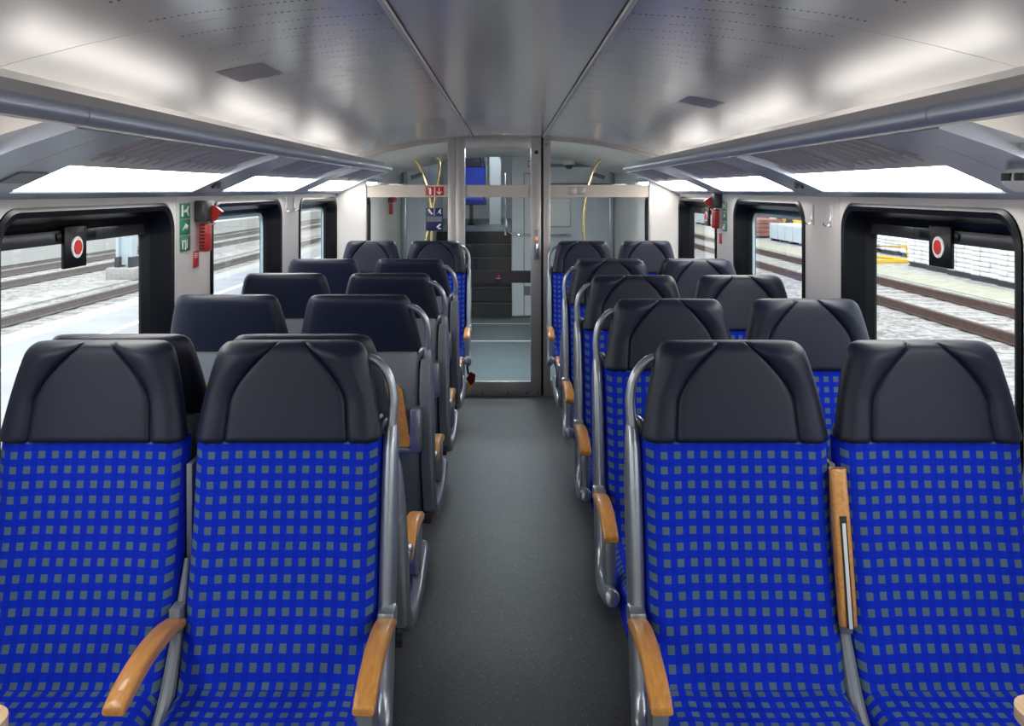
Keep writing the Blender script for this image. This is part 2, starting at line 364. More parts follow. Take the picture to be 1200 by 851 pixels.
# luggage racks (one per side): beam, arms, rods; light panels between the arms are things of their own
def rack(s):
    side = 'left' if s < 0 else 'right'
    root = thing('luggage_rack', 'long grey overhead luggage rack of cross rods above the %s windows' % side, 'luggage rack', (s*1.1, 0, 1.63))
    bm = nb()   # front beam profile (x,z) : pale rim above, round tube below
    prof = [(.990, .215), (.985, .222), (.975, .218), (.950, .195), (.935, .186), (.95, .18), (.985, .19), (.995, .2)]
    prism(bm, [(s*(x-1.1), z) for x, z in prof], 'y', YB+.02, YP-.015)
    obj('rim', bm, M['rackrim'], root)
    bm = nb()
    segs = [(YB+.02, .209), (.212, 1.859), (1.862, 3.509), (3.512, 5.159), (5.162, YP-.015)]
    for a, b in segs:
        tube(bm, [(s*(.935-1.1), a, .165), (s*(.935-1.1), b, .165)], .024, 20)
    obj('front_tube', bm, M['rackblue'], root)
    bm = nb(); box(bm, s*(.928-1.1), s*(.942-1.1), YB+.03, YP-.02, .1385, .1425); obj('edge_strip', bm, M['rackrim'], root, smooth=False)
    # rear rail by wall
    bm = prism(nb(), [(s*(x-1.1), z) for x, z in ((1.358, -.026), (1.325, -.024), (1.302, -.008), (1.300, .004), (1.315, .02), (1.358, .05))], 'y', YB+.02, YP-.003)
    obj('wall_rail', bm, M['rackblue'], root)
    # inner strip between lights and rods
    bm = prism(nb(), [(s*(x-1.1), z) for x, z in ((1.182, .066), (1.12, .094), (1.125, .105), (1.19, .08))], 'y', YB+.02, YP-.003)
    obj('rear_bar', bm, M['rackrim'], root)
    # arms
    k0 = 0
    for a0 in [3.52 + PIT*k for k in range(-4, 2)] + [YP-.05]:
        a1 = min(a0 + .36, YP-.004)
        if a1 - a0 > .2: pass
        pts = []
        low = [(1.315, -.012), (1.25, .018), (1.17, .054), (1.08, .090), (1.0, .117), (.945, .135)]
        up = [(.95, .165), (1.0, .155), (1.1, .125), (1.2, .09), (1.315, .04)]
        bm = nb()
        if a1 - a0 > .2:
            for (b0, b1) in ((a0, a0+.178), (a0+.181, a1)):
                prism(bm, [(s*(x-1.1), z) for x, z in low+up], 'y', b0, b1)
            o = obj('arm', bm, M['rackblue'], root)
            if k0 == 4:
                obj('knob', disc(nb(), (s*(1.235-1.1), a0+.10, .022), .020, 'z', .03), M['darkgrey'], o)
            if k0 == 3 and s < 0:
                obj('grille', prism(nb(), [(s*(x-1.1), z) for x, z in ((1.19, .046), (1.245, .021), (1.243, .0165), (1.188, .0415))], 'y', a0+.21, a0+.34), M['shell'], o, smooth=False)
        else:
            prism(bm, [(s*(x-1.1), z) for x, z in low+up], 'y', a0, a1); obj('arm', bm, M['rackblue'], root)
        k0 += 1
    # rods
    rodm = []
    for a0 in [3.52 + PIT*k for k in range(-1, 2)]:
        n = 15
        for j in range(n):
            y = a0 + .36 + .045 + j*.08*(1.0)
            if y > min(a0 + PIT - .03, YP-.04): break
            r = .0115
            if j in (7,): r = .022
            if j == 8: continue
            ln = tube(nb(), [(s*(1.15-1.1), y, .090), (s*(1.04-1.1), y, .128), (s*(.95-1.1), y, .155)], r, 10)
            obj('rod', ln, M['rod'], root)
        # small fixing hardware next to the wide rod
        bm = nb()
        for q in range(4): box(bm, s*(1.10-.035*q-1.1), s*(1.118-.035*q-1.1), a0+.36+.045+.655, a0+.36+.045+.70, .100+.012*q, .112+.012*q, bev=.003)
        if a0 + 1.1 < YP: obj('clip', bm, M['chrome'], root)
rack(-1); rack(1)

# light panels
gl = 'lit ceiling edge panels under the racks'
names = ['nearest the camera, beside the first window', 'second from the camera, over the second window', 'beside the end partition, over the third window']
lp = None
for s in (-1, 1):
    for i, w in enumerate([2.22 + PIT*(k) for k in range(-3, 3)] + [6.90]):
        y0, y1 = w-.025, w+1.31
        if i == 5: y1 = YP-.06
        if i == 6: y0, y1 = 6.90, 7.74
        bm = prism(nb(), [(s*x, z) for x, z in ((1.303, 1.627), (1.183, 1.697), (1.19, 1.705), (1.312, 1.637))], 'y', y0, y1)
        o = obj('light_panel', bm, M['strip'], smooth=False)
        bm = prism(nb(), [(s*x, z) for x, z in ((1.312, 1.6375), (1.190, 1.7055), (1.187, 1.714), (1.322, 1.642))], 'y', y0, y1)
        obj('ceiling_fill', bm, M['ceilfill'], o, smooth=False)  # glowing upper face added to brighten the ceiling above the rack
        sd = 'left' if s < 0 else 'right'
        if 3 <= i <= 5: tag(o, 'glowing white strip light on the %s, %s' % (sd, names[i-3]), 'light', gl)
        elif i == 6: tag(o, 'glowing strip light on the %s, seen through the partition glass' % sd, 'light', gl)
        else: tag(o, 'glowing strip light on the %s, behind the camera' % sd, 'light', 'strip lights behind the viewer')
        if i == 6:
            bm = prism(nb(), [(s*x, z) for x, z in ((1.358, 1.60), (1.305, 1.62), (1.318, 1.64), (1.19, 1.712), (1.175, 1.70), (1.13, 1.73), (1.358, 1.84))], 'y', y0-.02, y1+.03)
            struct(obj('trim_%d' % tn, bm, M['rackblue'], smooth=False)); tn += 1
# reading display on the right near arm
t = thing('number_display', 'small white wall fitting with two dark squares under the right rack at the picture edge', 'display', (1.20, 1.975, 1.676))
bm = nb(); tube(bm, [(0, -.075, -.02, .004), (0, -.06, -.02, .022), (0, -.03, -.02, .03), (0, .03, -.02, .03), (0, .06, -.02, .022), (0, .075, -.02, .004)], .03, 14, sm=3)
obj('housing', bm, M['white'], t)
for q in (-1, 1): obj('dark_square', bx(-.034, -.026, q*.026-.018, q*.026+.018, -.024, -.006, bev=.002), M['dark'], t)

# ceiling labels
for s, X, Y, lb in ((-1, .80, 2.66, 'silver rectangular foil label stuck on the left ceiling panel'), (1, .80, 3.55, 'faint silver label stuck on the right ceiling panel')):
    rings = [[(s*x, y, zc(x)-d) for x in (X-.07, X+.07)] for y, d in ((Y-.12, .0015), (Y+.12, .0015))]
    bm = nb(); a = [bm.verts.new(p) for p in rings[0]]; b = [bm.verts.new(p) for p in rings[1]]
    c = [bm.verts.new(Vector(p)+Vector((0,0,.001))) for p in rings[0]]; d = [bm.verts.new(Vector(p)+Vector((0,0,.001))) for p in rings[1]]
    for f in ((a[0],a[1],b[1],b[0]), (c[0],c[1],d[1],d[0]), (a[0],a[1],c[1],c[0]), (b[0],b[1],d[1],d[0]), (a[0],b[0],d[0],c[0]), (a[1],b[1],d[1],c[1])): bm.faces.new(f)
    o = obj('label_sticker', bm, M['silverlabel'], smooth=False); tag(o, lb, 'sticker')

# ------------------------------------------------------------------ partition and door at YP
def arch(x0, x1, n, dz): return [(x0+(x1-x0)*k/n, zc(x0+(x1-x0)*k/n)-dz) for k in range(n+1)]
wf = struct(link('wall_front', None, None, (0, YP, 0)))
bm = nb()
for s in (-1, 1):   # solid side panels beside the seats, following the rack underside
    prism(bm, [(s*1.127, 0), (s*1.358, 0), (s*1.358, 1.66), (s*1.358, 1.84), (s*1.127, zc(1.127)-.001)], 'y', 0, .035)
obj('side_panel', bm, M['wall'], wf, smooth=False)
bm = nb()
for x0, x1 in ((-.4725, -.412), (.283, .3375)): box(bm, x0, x1, -.012, .04, 0, 2.056, bev=.003)
for x0, x1 in ((-1.135, -1.118), (1.118, 1.135)): box(bm, x0, x1, -.006, .036, 0, zc(1.13)-.003, bev=.002)
obj('post', bm, M['frame'], wf)
bm = nb()
for x0, x1 in ((-1.127, -.4725), (.3375, 1.127)):
    a = arch(x0, x1, 10, .001); b = arch(x0, x1, 10, .032)
    prism(bm, a + b[::-1], 'y', -.012, .04)
box(bm, -.4725, .3375, .0, .04, 2.0535, 2.10)
obj('header', bm, M['frame'], wf)
bm = nb()
for x0, x1 in ((-1.118, -.4725), (.3375, 1.118)): box(bm, x0, x1, -.01, .04, 0, .13, bev=.003)
obj('base_rail', bm, M['frame'], wf)
for x0, x1 in ((-1.117, -.4735), (.3385, 1.117)):
    a = arch(x0, x1, 10, .033)
    obj('glass_panel', prism(nb(), a + [(x1, .131), (x0, .131)], 'y', .008, .018), M['pglass'], wf, smooth=False)
    obj('sight_band', bx(x0, x1, .0045, .0075, 1.575, 1.672), M['cream'], wf, smooth=False)
d1 = struct(link('door_1', None, None, (-.41, YP, 0)))
def DX(x): return x + .41
bm = nb()
box(bm, DX(-.41), DX(-.3375), -.015, .035, .008, 2.052, bev=.004)
box(bm, DX(.182), DX(.263), -.015, .035, .008, 2.052, bev=.004)
box(bm, DX(-.339), DX(.184), -.014, .034, 1.962, 2.052, bev=.003)
box(bm, DX(-.339), DX(.184), -.014, .034, .008, .118, bev=.003)
obj('door_frame', bm, M['frame'], d1)
obj('door_pane', bx(DX(-.3375), DX(.182), .006, .014, .118, 1.962), M['pglass'], d1, smooth=False)
obj('sight_band', bx(DX(-.337), DX(.181), .002, .0055, 1.575, 1.672), M['cream'], d1, smooth=False)
obj('lower_band', bx(DX(-.337), DX(.181), .002, .0055, .896, .994), M['smoke'], d1, smooth=False)
obj('gap_seal', bx(DX(.2635), DX(.2825), .0, .03, .008, 2.056), M['dark'], d1, smooth=False)
bm = nb()
for xx in (-.37, -.2, 0, .15, .24): disc(bm, (DX(xx), -.0155, .03), .006, 'y', .004, 10)
disc(bm, (DX(.225), -.0155, 1.93), .016, 'y', .006, 12); disc(bm, (DX(.303), -.014, 1.99), .007, 'y', .006, 10)
obj('screw', bm, M['dark'], d1)
h = obj('door_handle', bx(DX(.208), DX(.250), -.024, -.0152, 1.08, 1.32, bev=.004), M['silver'], d1)
obj('pull', box(bx(DX(.222), DX(.240), -.062, -.042, 1.10, 1.22, bev=.006), DX(.224), DX(.238), -.044, -.023, 1.19, 1.215, bev=.002), M['chrome'], h)
obj('button', disc(nb(), (DX(.229), -.026, 1.250), .014, 'y', .01), M['orange'], h)

def sign(name, label, cat, x0, x1, z0, z1, y, base, marks, facing='y', s=1):
    """flat sign plate facing the camera (y plane) or the aisle (x plane at s*XW)"""
    root = tag(link(name, mesh_from(bx(-(x1-x0)/2, (x1-x0)/2, -.0015, .0015, -(z1-z0)/2, (z1-z0)/2, bev=.0005), name, base)), label, cat)
    cx, cz = (x0+x1)/2, (z0+z1)/2
    if facing == 'y': root.location = (cx, y, cz)
    else:
        root.location = (s*(XW-.003), cx, cz); root.rotation_euler = (0, 0, -s*PI/2 if s > 0 else PI/2)
    for nm, m_, shapes in marks:
        bm = nb(); w, h_ = (x1-x0), (z1-z0)
        for pts in shapes:
            prism(bm, [((u-.5)*w, (v-.5)*h_) for u, v in pts], 'y', -.0030, -.0014)
        obj(nm, bm, m_, root, smooth=False)
    return root
R = lambda a, b, c, d: [(a, b), (c, b), (c, d), (a, d)]
sign('extinguisher_sign', 'red sign with white extinguisher and down arrow on left partition glass', 'sign', -.648, -.506, 1.588, 1.658, YP+.001, M['red'],
     [('pictogram', M['white'], [R(.18,.12,.30,.75), R(.21,.75,.27,.88), R(.12,.7,.16,.9), R(.47,.0,.52,1), R(.72,.3,.77,.88), [(.745,.1),(.9,.42),(.84,.46),(.745,.26),(.65,.46),(.59,.42)]])])
sign('notice_sign', 'dark blue multi-part notice sticker under red sign on partition glass', 'sign', -.648, -.513, 1.31, 1.49, YP+.004, M['navy'],
     [('pictogram', M['white'], [[(.1,.92),(.2,.98),(.3,.85),(.42,.74),(.36,.70),(.22,.78)], R(.48,.66,.51,1), [(.6,.7),(.7,.75),(.78,.9),(.92,.97),(.86,.84),(.9,.72),(.78,.8)], R(.70,.08,.9,.12), [(.6,.15),(.8,.3),(.92,.28),(.75,.14)]]),
      ('panel_text', M['shell'], [R(.06,.40,.94,.62)])])
sign('no_smoking_sign', 'small dark no smoking sticker on the lower band of the glass door', 'sign', -.100, -.047, .905, .980, YP-.0005, M['navy'],
     [('red_ring', M['red'], [[(.5+.42*math.cos(a), .5+.42*math.sin(a)) for a in [k*PI/8 for k in range(9)]] + [(.5+.32*math.cos(a), .5+.32*math.sin(a)) for a in [k*PI/8 for k in range(8, -1, -1)]], [(.2,.75),(.27,.8),(.8,.27),(.73,.2)]]), ('cigarette', M['white'], [R(.15,.32,.8,.42), R(.55,.5,.6,.75)])])
for i, x0 in enumerate((.478, .554)):
    sign('sticker_back', 'plain beige square sticker, %s of two on the right glass band' % ('inner' if i == 0 else 'outer'), 'sticker', x0, x0+.066, 1.594, 1.658, YP+.001, M['frame'], [])

# safety kit on the pillars
def exit_signs(s, y0, y1, z0, z1):
    sd = 'left' if s < 0 else 'right'
    h = (z1-z0)/3; mk = [
     [[R(.1,.15,.25,.9), [(.3,.5),(.6,.62),(.75,.85),(.85,.8),(.72,.5),(.85,.2),(.75,.15),(.6,.42),(.3,.42)]]],
     [[[(.2,.3),(.5,.75),(.75,.6),(.6,.35),(.45,.5)]]],
     [[R(.15,.15,.25,.65), R(.15,.62,.55,.72), R(.45,.1,.55,.68), R(.65,.2,.68,.8)]]]
    wd = ['top', 'middle', 'bottom']
    for k in range(3):
        a = z1 - h*k
        sign('exit_sign', 'green emergency window sign, %s of three on the %s pillar beside the red hammer' % (wd[k], sd), 'sign', y0, y1, a-h+.004, a, 0, M['green'], [('pictogram', M['white'], mk[k][0])], 'x', s)
def hammer(s, y, z, far=False):
    sd = 'left' if s < 0 else 'right'
    lab = 'red emergency hammer with black holder mounted on the %s window pillar' % sd
    if far: lab = 'red emergency hammer on the white wall behind the left partition glass'
    t = thing('emergency_hammer', lab, 'hammer', (s*XW, y, z))
    k = -s
    obj('holder', bx(k*.0, k*.05, -.055, .03, -.085, .01, bev=.008), M['darkgrey'], t)
    bm = nb(); prism(bm, [(k*.012, .0), (k*.07, -.02), (k*.095, -.04), (k*.06, -.08), (k*.03, -.085), (k*.012, -.06)], 'y', .031, .052)
    obj('hammer_head', bm, M['red'], t, smooth=False)
    bm = nb(); box(bm, k*.012, k*.045, -.03, .05, -.215, -.088, bev=.008)
    o = obj('hammer_handle', bm, M['red'], t)
    bm = nb()
    for q in range(8): box(bm, k*.018, k*.04, -.0325, -.0295, -.205+q*.015, -.197+q*.015)
    obj('grip_notch', bm, M['dark'], o, smooth=False)
    obj('bracket_wire', tube(nb(), [(0, .08, -.08), (k*.03, .085, -.10), (k*.045, .09, -.09)], .003, 8, sm=3), M['chrome'], t)
exit_signs(-1, 3.535, 3.645, 1.370, 1.575); hammer(-1, 3.75, 1.575)
sign('instruction_label', 'small red instruction label below the left emergency hammer', 'label', 3.685, 3.745, 1.295, 1.365, 0, M['red'], [('print', M['white'], [R(.1,.6,.9,.64), R(.1,.72,.9,.76), R(.1,.84,.9,.88)])], 'x', -1)
exit_signs(1, 5.29, 5.39, 1.370, 1.56); hammer(1, 5.46, 1.60)
sign('instruction_label', 'small red instruction label below the right emergency hammer', 'label', 5.42, 5.48, 1.29, 1.355, 0, M['red'], [], 'x', 1)
hammer(-1, 9.75, 1.57, True)
def hook(s, y, z, lab):
    k = -s; t = thing('coat_hook', lab, 'coat hook', (s*XW, y, z), group='wire coat hooks on the window pillars')
    obj('back_plate', bx(k*.0, k*.006, -.012, .012, -.035, .055, bev=.003), M['wall'], t)
    obj('wire', tube(nb(), [(k*.006, 0, .02), (k*.008, 0, -.015), (k*.02, 0, -.032), (k*.034, 0, -.024), (k*.036, 0, -.014)], .0028, 8, sm=4), M['chrome'], t)
hook(1, 3.58, 1.51, 'chrome coat hook on the right pillar, the nearer of two beside the near window')
hook(1, 3.80, 1.51, 'chrome coat hook on the right pillar, the farther of two, beside second window')
hook(-1, 5.22, 1.53, 'chrome coat hook on the left pillar, the nearer of two, before the third window')
hook(-1, 5.42, 1.53, 'chrome coat hook on the left pillar, the farther of two, before the third window')

# ------------------------------------------------------------------ seats
HZ0, HZ1 = 1.005, 1.245
CACHE = {}
def cached(key, fn):
    if key not in CACHE: CACHE[key] = fn()
    return CACHE[key]
def set_uv(me, fn):
    uv = me.uv_layers.new(name='UVMap')
    for l in me.loops: uv.data[l.index].uv = fn(me.vertices[l.vertex_index].co)
def headrest_mesh():
    bm = nb(); rings = []
    levels = [(0.0, .010), (.02, .003), (.05, 0), (.14, 0), (.24, 0), (.34, 0), (.44, 0), (.54, 0), (.64, 0), (.74, 0), (.82, 0), (.89, .001), (.93, .003), (.96, .007), (.98, .012), (.993, .019), (1.0, .029)]
    fine = []
    for (t0, i0), (t1, i1) in zip(levels, levels[1:]):
        n_ = max(1, int((t1-t0)/.025)); fine += [(t0+(t1-t0)*q/n_, i0+(i1-i0)*q/n_) for q in range(n_)]
    for t, ins in fine + [levels[-1]]:
        w = .235 - .040*t - .014*t**3 - ins*.9; z = HZ0 + (HZ1-HZ0)*t
        yf = .042 - .042*t; th = .086 - .006*(1-t)
        c = .155 - .018*t - .10*max(0, t-.40)**1.6/.44
        ring = []
        cc = min(c - .003, w-.02)                # samples follow the seam so that it stays crisp
        xo = [cc + .005 + (w-cc-.005)*math.sin(q*PI/2/16) for q in range(17)]
        xi = [0 + (cc-.005)*q/16 for q in range(17)]
        half = xi + [cc-.0025, cc, cc+.0025] + xo
        for x in [-v for v in half[::-1]] + half[1:]:
            e = (1-abs(x/w)**6)**(1/2.2) if abs(x/w) < 1 else 0
            wing = .017*min(1, max(0, (abs(x)-c)/.05))**.7 * (1 if t < .9 else (1-t)/.1)
            gr = .007*math.exp(-((abs(x)-c+.003)/.004)**2)
            yc = yf - th/2
            ring.append((x, yc + (th/2-ins)*e + (wing - gr)*e, z))
        for i in range(1, 20):                   # back +x .. -x
            u = 1 - 2*i/20; x = w*u
            e = (1-abs(u)**5)**(1/2.5)
            ring.append((x, yf - th/2 - (th/2-ins)*e, z))
        rings.append(ring)
    loft(bm, rings)
    return mesh_from(bm, 'headrest', M['leather'], angle=60)
def back_y(z):
    pts = [(.40, .20), (.48, .150), (.6, .105), (.8, .058), (1.012, .026)]
    if z <= pts[0][0]: return pts[0][1]
    for (a, ya), (b, yb) in zip(pts, pts[1:]):
        if z <= b: return ya + (yb-ya)*(z-a)/(b-a)
    return pts[-1][1]
def backrest_mesh():
    bm = nb(); rings = []; N = 36
    zs = [.43 + (1.012-.43)*k/22 for k in range(23)]
    for z in zs:
        w = .233; ring = []
        for i in range(N+1):
            u = -1+2*i/N; x = w*(math.sin(u*PI/2)*.4+u*.6)
            e = (1-abs(x/w)**8)**(1/2.5) if abs(x/w) < 1 else 0
            bol = .013*min(1, max(0, (abs(x)-.11)/.10))**1.4
            gr = .0035*math.exp(-((abs(x)-.158)/.003)**2)
            ring.append((x, back_y(z) - .05 + (.05 + bol - gr)*e, z))
        for i in range(1, 8):
            u = 1-2*i/8; ring.append((w*u*.98, back_y(z)-.062, z))
        rings.append(ring)
    loft(bm, rings); me = mesh_from(bm, 'backrest', M['fabric'], angle=60)
    set_uv(me, lambda c: (c.x + .0166, c.z*1.03 + (c.y-.05)*(.3)))
    return me
def cushion_mesh():
    bm = nb(); rings = []; N = 30
    prof = [(.10, .435, .36), (.15, .468, .36), (.22, .462, .355), (.32, .462, .35), (.42, .470, .35), (.50, .478, .355), (.55, .474, .36), (.58, .460, .365), (.598, .435, .375), (.60, .40, .385)]
    prof = smooth_path(prof, 3)
    for y, zt, zb in prof:
        w = .235; ring = []
        for i in range(N+1):
            u = -1+2*i/N; x = w*(math.sin(u*PI/2)*.4+u*.6)
            e = (1-abs(x/w)**7)**(1/2.5) if abs(x/w) < 1 else 0
            bol = .010*min(1, max(0, (abs(x)-.10)/.10))**1.4
            ring.append((x, y, zb + (zt-zb)*(.35+.65*e) + bol*e))
        for i in range(0, 7):
            u = 1-2*i/6; ring.append((w*u*.97, y, zb))
        rings.append(ring)
    loft(bm, rings); me = mesh_from(bm, 'seat_cushion', M['fabric'], angle=60)
    set_uv(me, lambda c: (c.x + .0166, c.y - (c.z-.46)*(.9 if c.y > .5 else 0)))
    return me
def shell_mesh():
    bm = nb(); rings = []
    for z, w in ((.34, .19), (.36, .212), (.45, .218), (.6, .220), (.8, .222), (.95, .222), (1.02, .220), (1.035, .212)):
        yb = back_y(max(z, .45)) - .145 + (.03 if z < .6 else 0)*(0.6-z)/.2
        yf = back_y(max(z, .45)) - .064
        yb = max(yb, -.081)
        if z > 1.0: yb = -.070
        rings.append([(x, y, z) for x, y in [(w*math.copysign(1, a)*min(1, abs(a)), b) for a, b in ((-1, yf), (-1, yb+.02), (-.93, yb+.004), (-.8, yb), (0, yb-.004), (.8, yb), (.93, yb+.004), (1, yb+.02), (1, yf))]])
    loft(bm, rings); return mesh_from(bm, 'back_shell', M['shell'], angle=50)
def back_trim_mesh():
    bm = nb()
    for q in range(12):
        z = .44 + q*.019; y = back_y(max(z, .45)) - .148 + (.03 if z < .6 else 0)*(0.6-z)/.2
        tube(bm, [(-.15, y, z), (.15, y, z)], .007, 8)
    return mesh_from(bm, 'ribbed_panel', M['darkgrey'])
def table_mesh():
    rings = []
    def yb(z): return max(back_y(z) - .150, -.085)
    bm = nb(); out = [(-.195, .72), (-.19, .70), (-.17, .695), (.17, .695), (.19, .70), (.195, .72), (.165, .905), (.150, .925), (.13, .93), (-.13, .93), (-.150, .925), (-.165, .905)]
    A = [(x, yb(z)-.003, z) for x, z in out]; B = [(x, yb(z)-.020, z) for x, z in out]
    loft(bm, [A, B]); return mesh_from(bm, 'folding_table', M['wood'], smooth=False)
def table_bracket_mesh(s):
    bm = nb()
    q = s
    box(bm, q*.198, q*.236, -.135, -.07, .69, .845, bev=.006)
    box(bm, q*.12, q*.2, -.115, -.085, .685, .70, bev=.003)
    return mesh_from(bm, 'table_bracket', M['silver'])
def side_frame_mesh(s, short=False):
    x = s*.252
    pts = [(x, -.035, 1.045, .014, 1.0), (x, -.028, 1.01, .0185, 1.3), (x, -.015, .95, .021, 1.5), (x, .02, .75, .022, 1.7), (x, .055, .58, .022, 1.7), (x, .085, .47, .023, 1.6), (x, .115, .41, .024, 1.3),
           (x+s*.006, .18, .375, .024, 1.1), (x+s*.014, .30, .385, .022, 1.1), (x+s*.014, .42, .42, .024, 1.1), (x+s*.014, .50, .445, .024, 1.1), (x+s*.014, .515, .449, .020, 1.1)]
    if short: pts = [(x-s*.02, .025, .90, .010, 1.0), (x-s*.012, .028, .87, .016, 1.3), (x-s*.004, .035, .75, .020, 1.6)] + pts[4:]
    bm = tube(nb(), pts, .02, 16, sm=4)
    return mesh_from(bm, 'side_frame', M['silver'], angle=60)
def grab_mesh(s):
    pts = [(s*.170, -.045, 1.202), (s*.200, -.045, 1.200), (s*.228, -.042, 1.180), (s*.248, -.040, 1.145), (s*.256, -.037, 1.10), (s*.255, -.034, 1.065), (s*.252, -.030, 1.03)]
    bm = tube(nb(), [(a, b, c, .0105 + .003*(i/6)) for i, (a, b, c) in enumerate(pts)], .011, 14, flat=1.25, sm=5)
    tube(bm, [(s*.215, -.035, 1.00, .008), (s*.228, -.035, 1.03, .012), (s*.238, -.034, 1.045, .012), (s*.25, -.032, 1.05, .010)], .01, 10, sm=3)
    return mesh_from(bm, 'grab_handle', M['silver'], angle=60)
def armrest_mesh(x, width=.046, up=False):
    bm = nb(); rings = []
    if not up:
        prof = [(.085, .600, .018), (.11, .612, .024), (.18, .628, .030), (.26, .632, .032), (.32, .626, .032), (.37, .616, .032), (.41, .604, .030), (.425, .597, .024), (.43, .590, .014)]
        for y, zt, th in smooth_path(prof, 3):
            w = width if y < .415 else width*.96
            rings.append([(x+u, y, zt-th/2+v) for u, v in rrect(w, th, min(.009, th*.4), 4)])
    else:
        prof = [(.60, .118, .020), (.61, .115, .028), (.70, .098, .032), (.80, .080, .030), (.90, .060, .026), (.945, .052, .022), (.95, .050, .014)]
        for z, y, th in smooth_path(prof, 3):
            rings.append([(x+u, y-.0+v, z) for u, v in rrect(width, th, min(.009, th*.4), 4)])
    loft(bm, rings); return mesh_from(bm, 'armrest', M['wood'], angle=50)
def arm_support_mesh(s):
    bm = nb()
    x = s*.258
    box(bm, x-.017, x+.017, .34, .41, .43, .580, bev=.006)
    return mesh_from(bm, 'armrest_support', M['silver'])
def arm_pivot_mesh(s):
    x = s*.258
    return mesh_from(bx(x-.021, x+.021, .055, .115, .585, .625, bev=.008), 'armrest_pivot', M['silver'])
def side_panel_mesh(s, short=False):
    bm = nb(); rings = []
    for z, g in ((.405, .5), (.412, .9), (.45, 1), (.6, 1), (.75, 1), (.9, .95), (.98, .8), (1.01, .45)):
        if short and z > .8: continue
        yb = back_y(max(z, .45)) - .135 + (.02 if z < .6 else 0)*(0.6-z)/.2; d = .07*g
        if z > .95: yb = max(yb, -.08)
        rings.append([(s*.246+u, yb+.036+v, z) for u, v in rrect(.040*(.6+.4*g), d, .010*g, 4)])
    loft(bm, rings); return mesh_from(bm, 'side_panel', M['shell'], angle=50)
def foot_mesh(s):
    return mesh_from(bx(s*.246-.014, s*.246+.014, .005, .05, .383, .404, bev=.003), 'rubber_foot', M['dark'])
def link_mesh(s):
    """grey bracket between the two seats, carried by the window seat"""
    x = s*.2435; bm = nb()
    box(bm, x-.007, x+.007, -.055, .02, .60, .95, bev=.002)
    tube(bm, [(x, .03, .72, .008), (x, .07, .62, .012), (x, .12, .52, .016), (x, .18, .43, .018), (x, .3, .36, .016)], .01, 10, sm=3)
    box(bm, x-.014, x+.014, .07, .115, .575, .635, bev=.004)
    return mesh_from(bm, 'seat_bracket', M['shell'])
def pedestal_mesh():
    bm = nb(); box(bm, -.05, .05, .12, .42, .0, .03, bev=.008); box(bm, -.03, .03, .17, .37, .03, .36, bev=.01); box(bm, -.20, .20, .15, .45, .352, .372, bev=.006)
    return mesh_from(bm, 'pedestal', M['darkgrey'])
def rod_insert_mesh(x):
    bm = nb()
    rings = []
    for z0, z1 in ((.60, .83),):
        def y(z): return .118 + (.06-.118)*(z-.60)/.30 + .0175
        prism(bm, [(y(z0)-.004, z0), (y(z0)+.002, z0), (y(z1)+.002, z1), (y(z1)-.004, z1)], 'x', x-.004, x+.004)
    return mesh_from(bm, 'hinge_bar', M['alu'], smooth=False)
def slot_mesh(x):
    bm = nb()
    def y(z): return .118 + (.06-.118)*(z-.60)/.30 + .0165
    prism(bm, [(y(.6)-.004, .60), (y(.6)+.001, .60), (y(.845)+.001, .845), (y(.845)-.004, .845)], 'x', x-.008, x+.008)
    return mesh_from(bm, 'slot', M['dark'], smooth=False)

nseat = 0
def seat(X, Y, facing, role, label, z=0, arm='down', table=True, grab=True, group='blue train seats with navy headrests'):
    """facing: +1 looks away from the camera, -1 looks at it; role aisle/window"""
    global nseat; nseat += 1
    aisle = -1 if X > 0 else 1
    s = aisle*facing
    t = thing('train_seat', label, 'seat', (X, Y, z), 0 if facing > 0 else PI, group)
    link('headrest', cached('hr', headrest_mesh), t)
    link('backrest', cached('br', backrest_mesh), t)
    link('seat_cushion', cached('cu', cushion_mesh), t)
    link('back_shell', cached('sh', shell_mesh), t)
    link('ribbed_panel', cached('rp', back_trim_mesh), t)
    link('pedestal', cached('pd', pedestal_mesh), t)
    if table:
        link('folding_table', cached('tb', table_mesh), t)
        for q in (-1, 1): link('table_bracket', cached(('tbb', q), lambda: table_bracket_mesh(q)), t)
    if role == 'aisle':
        link('side_frame', cached(('sf', s, grab), lambda: side_frame_mesh(s, not grab)), t)
        if grab: link('grab_handle', cached(('gh', s), lambda: grab_mesh(s)), t)
        link('armrest', cached(('ar', s), lambda: armrest_mesh(s*.258)), t)
        link('armrest_support', cached(('as', s), lambda: arm_support_mesh(s)), t)
        link('armrest_pivot', cached(('ap', s), lambda: arm_pivot_mesh(s)), t)
        spn = link('side_panel', cached(('sp', s, grab), lambda: side_panel_mesh(s, not grab)), t)
        link('rubber_foot', cached(('rf', s), lambda: foot_mesh(s)), spn)
    else:
        link('seat_bracket', cached(('lk', s), lambda: link_mesh(s)), t)
        if arm == 'up':
            a = link('armrest', cached(('au', s), lambda: armrest_mesh(s*.2435, .04, True)), t)
            link('slot', cached(('sl', s), lambda: slot_mesh(s*.2435)), a); link('hinge_bar', cached(('ri', s), lambda: rod_insert_mesh(s*.2435)), a)
        else:
            link('armrest', cached(('am', s), lambda: armrest_mesh(s*.2435, .046)), t)
    return t
AX = {-1: .548, 1: .568}; WX = {-1: 1.035, 1: 1.050}
ordw = ['first', 'second', 'third', 'fourth', 'fifth', 'sixth']
def pair(s, Y, f, desc_a, desc_w, **k):
    seat(s*AX[s], Y, f, 'aisle', desc_a, table=k.get('table', True), grab=k.get('grab', True))
    seat(s*WX[s], Y, f, 'window', desc_w, arm=k.get('arm', 'down'), table=k.get('table', True))
g = 'blue patterned seat with navy headrest'
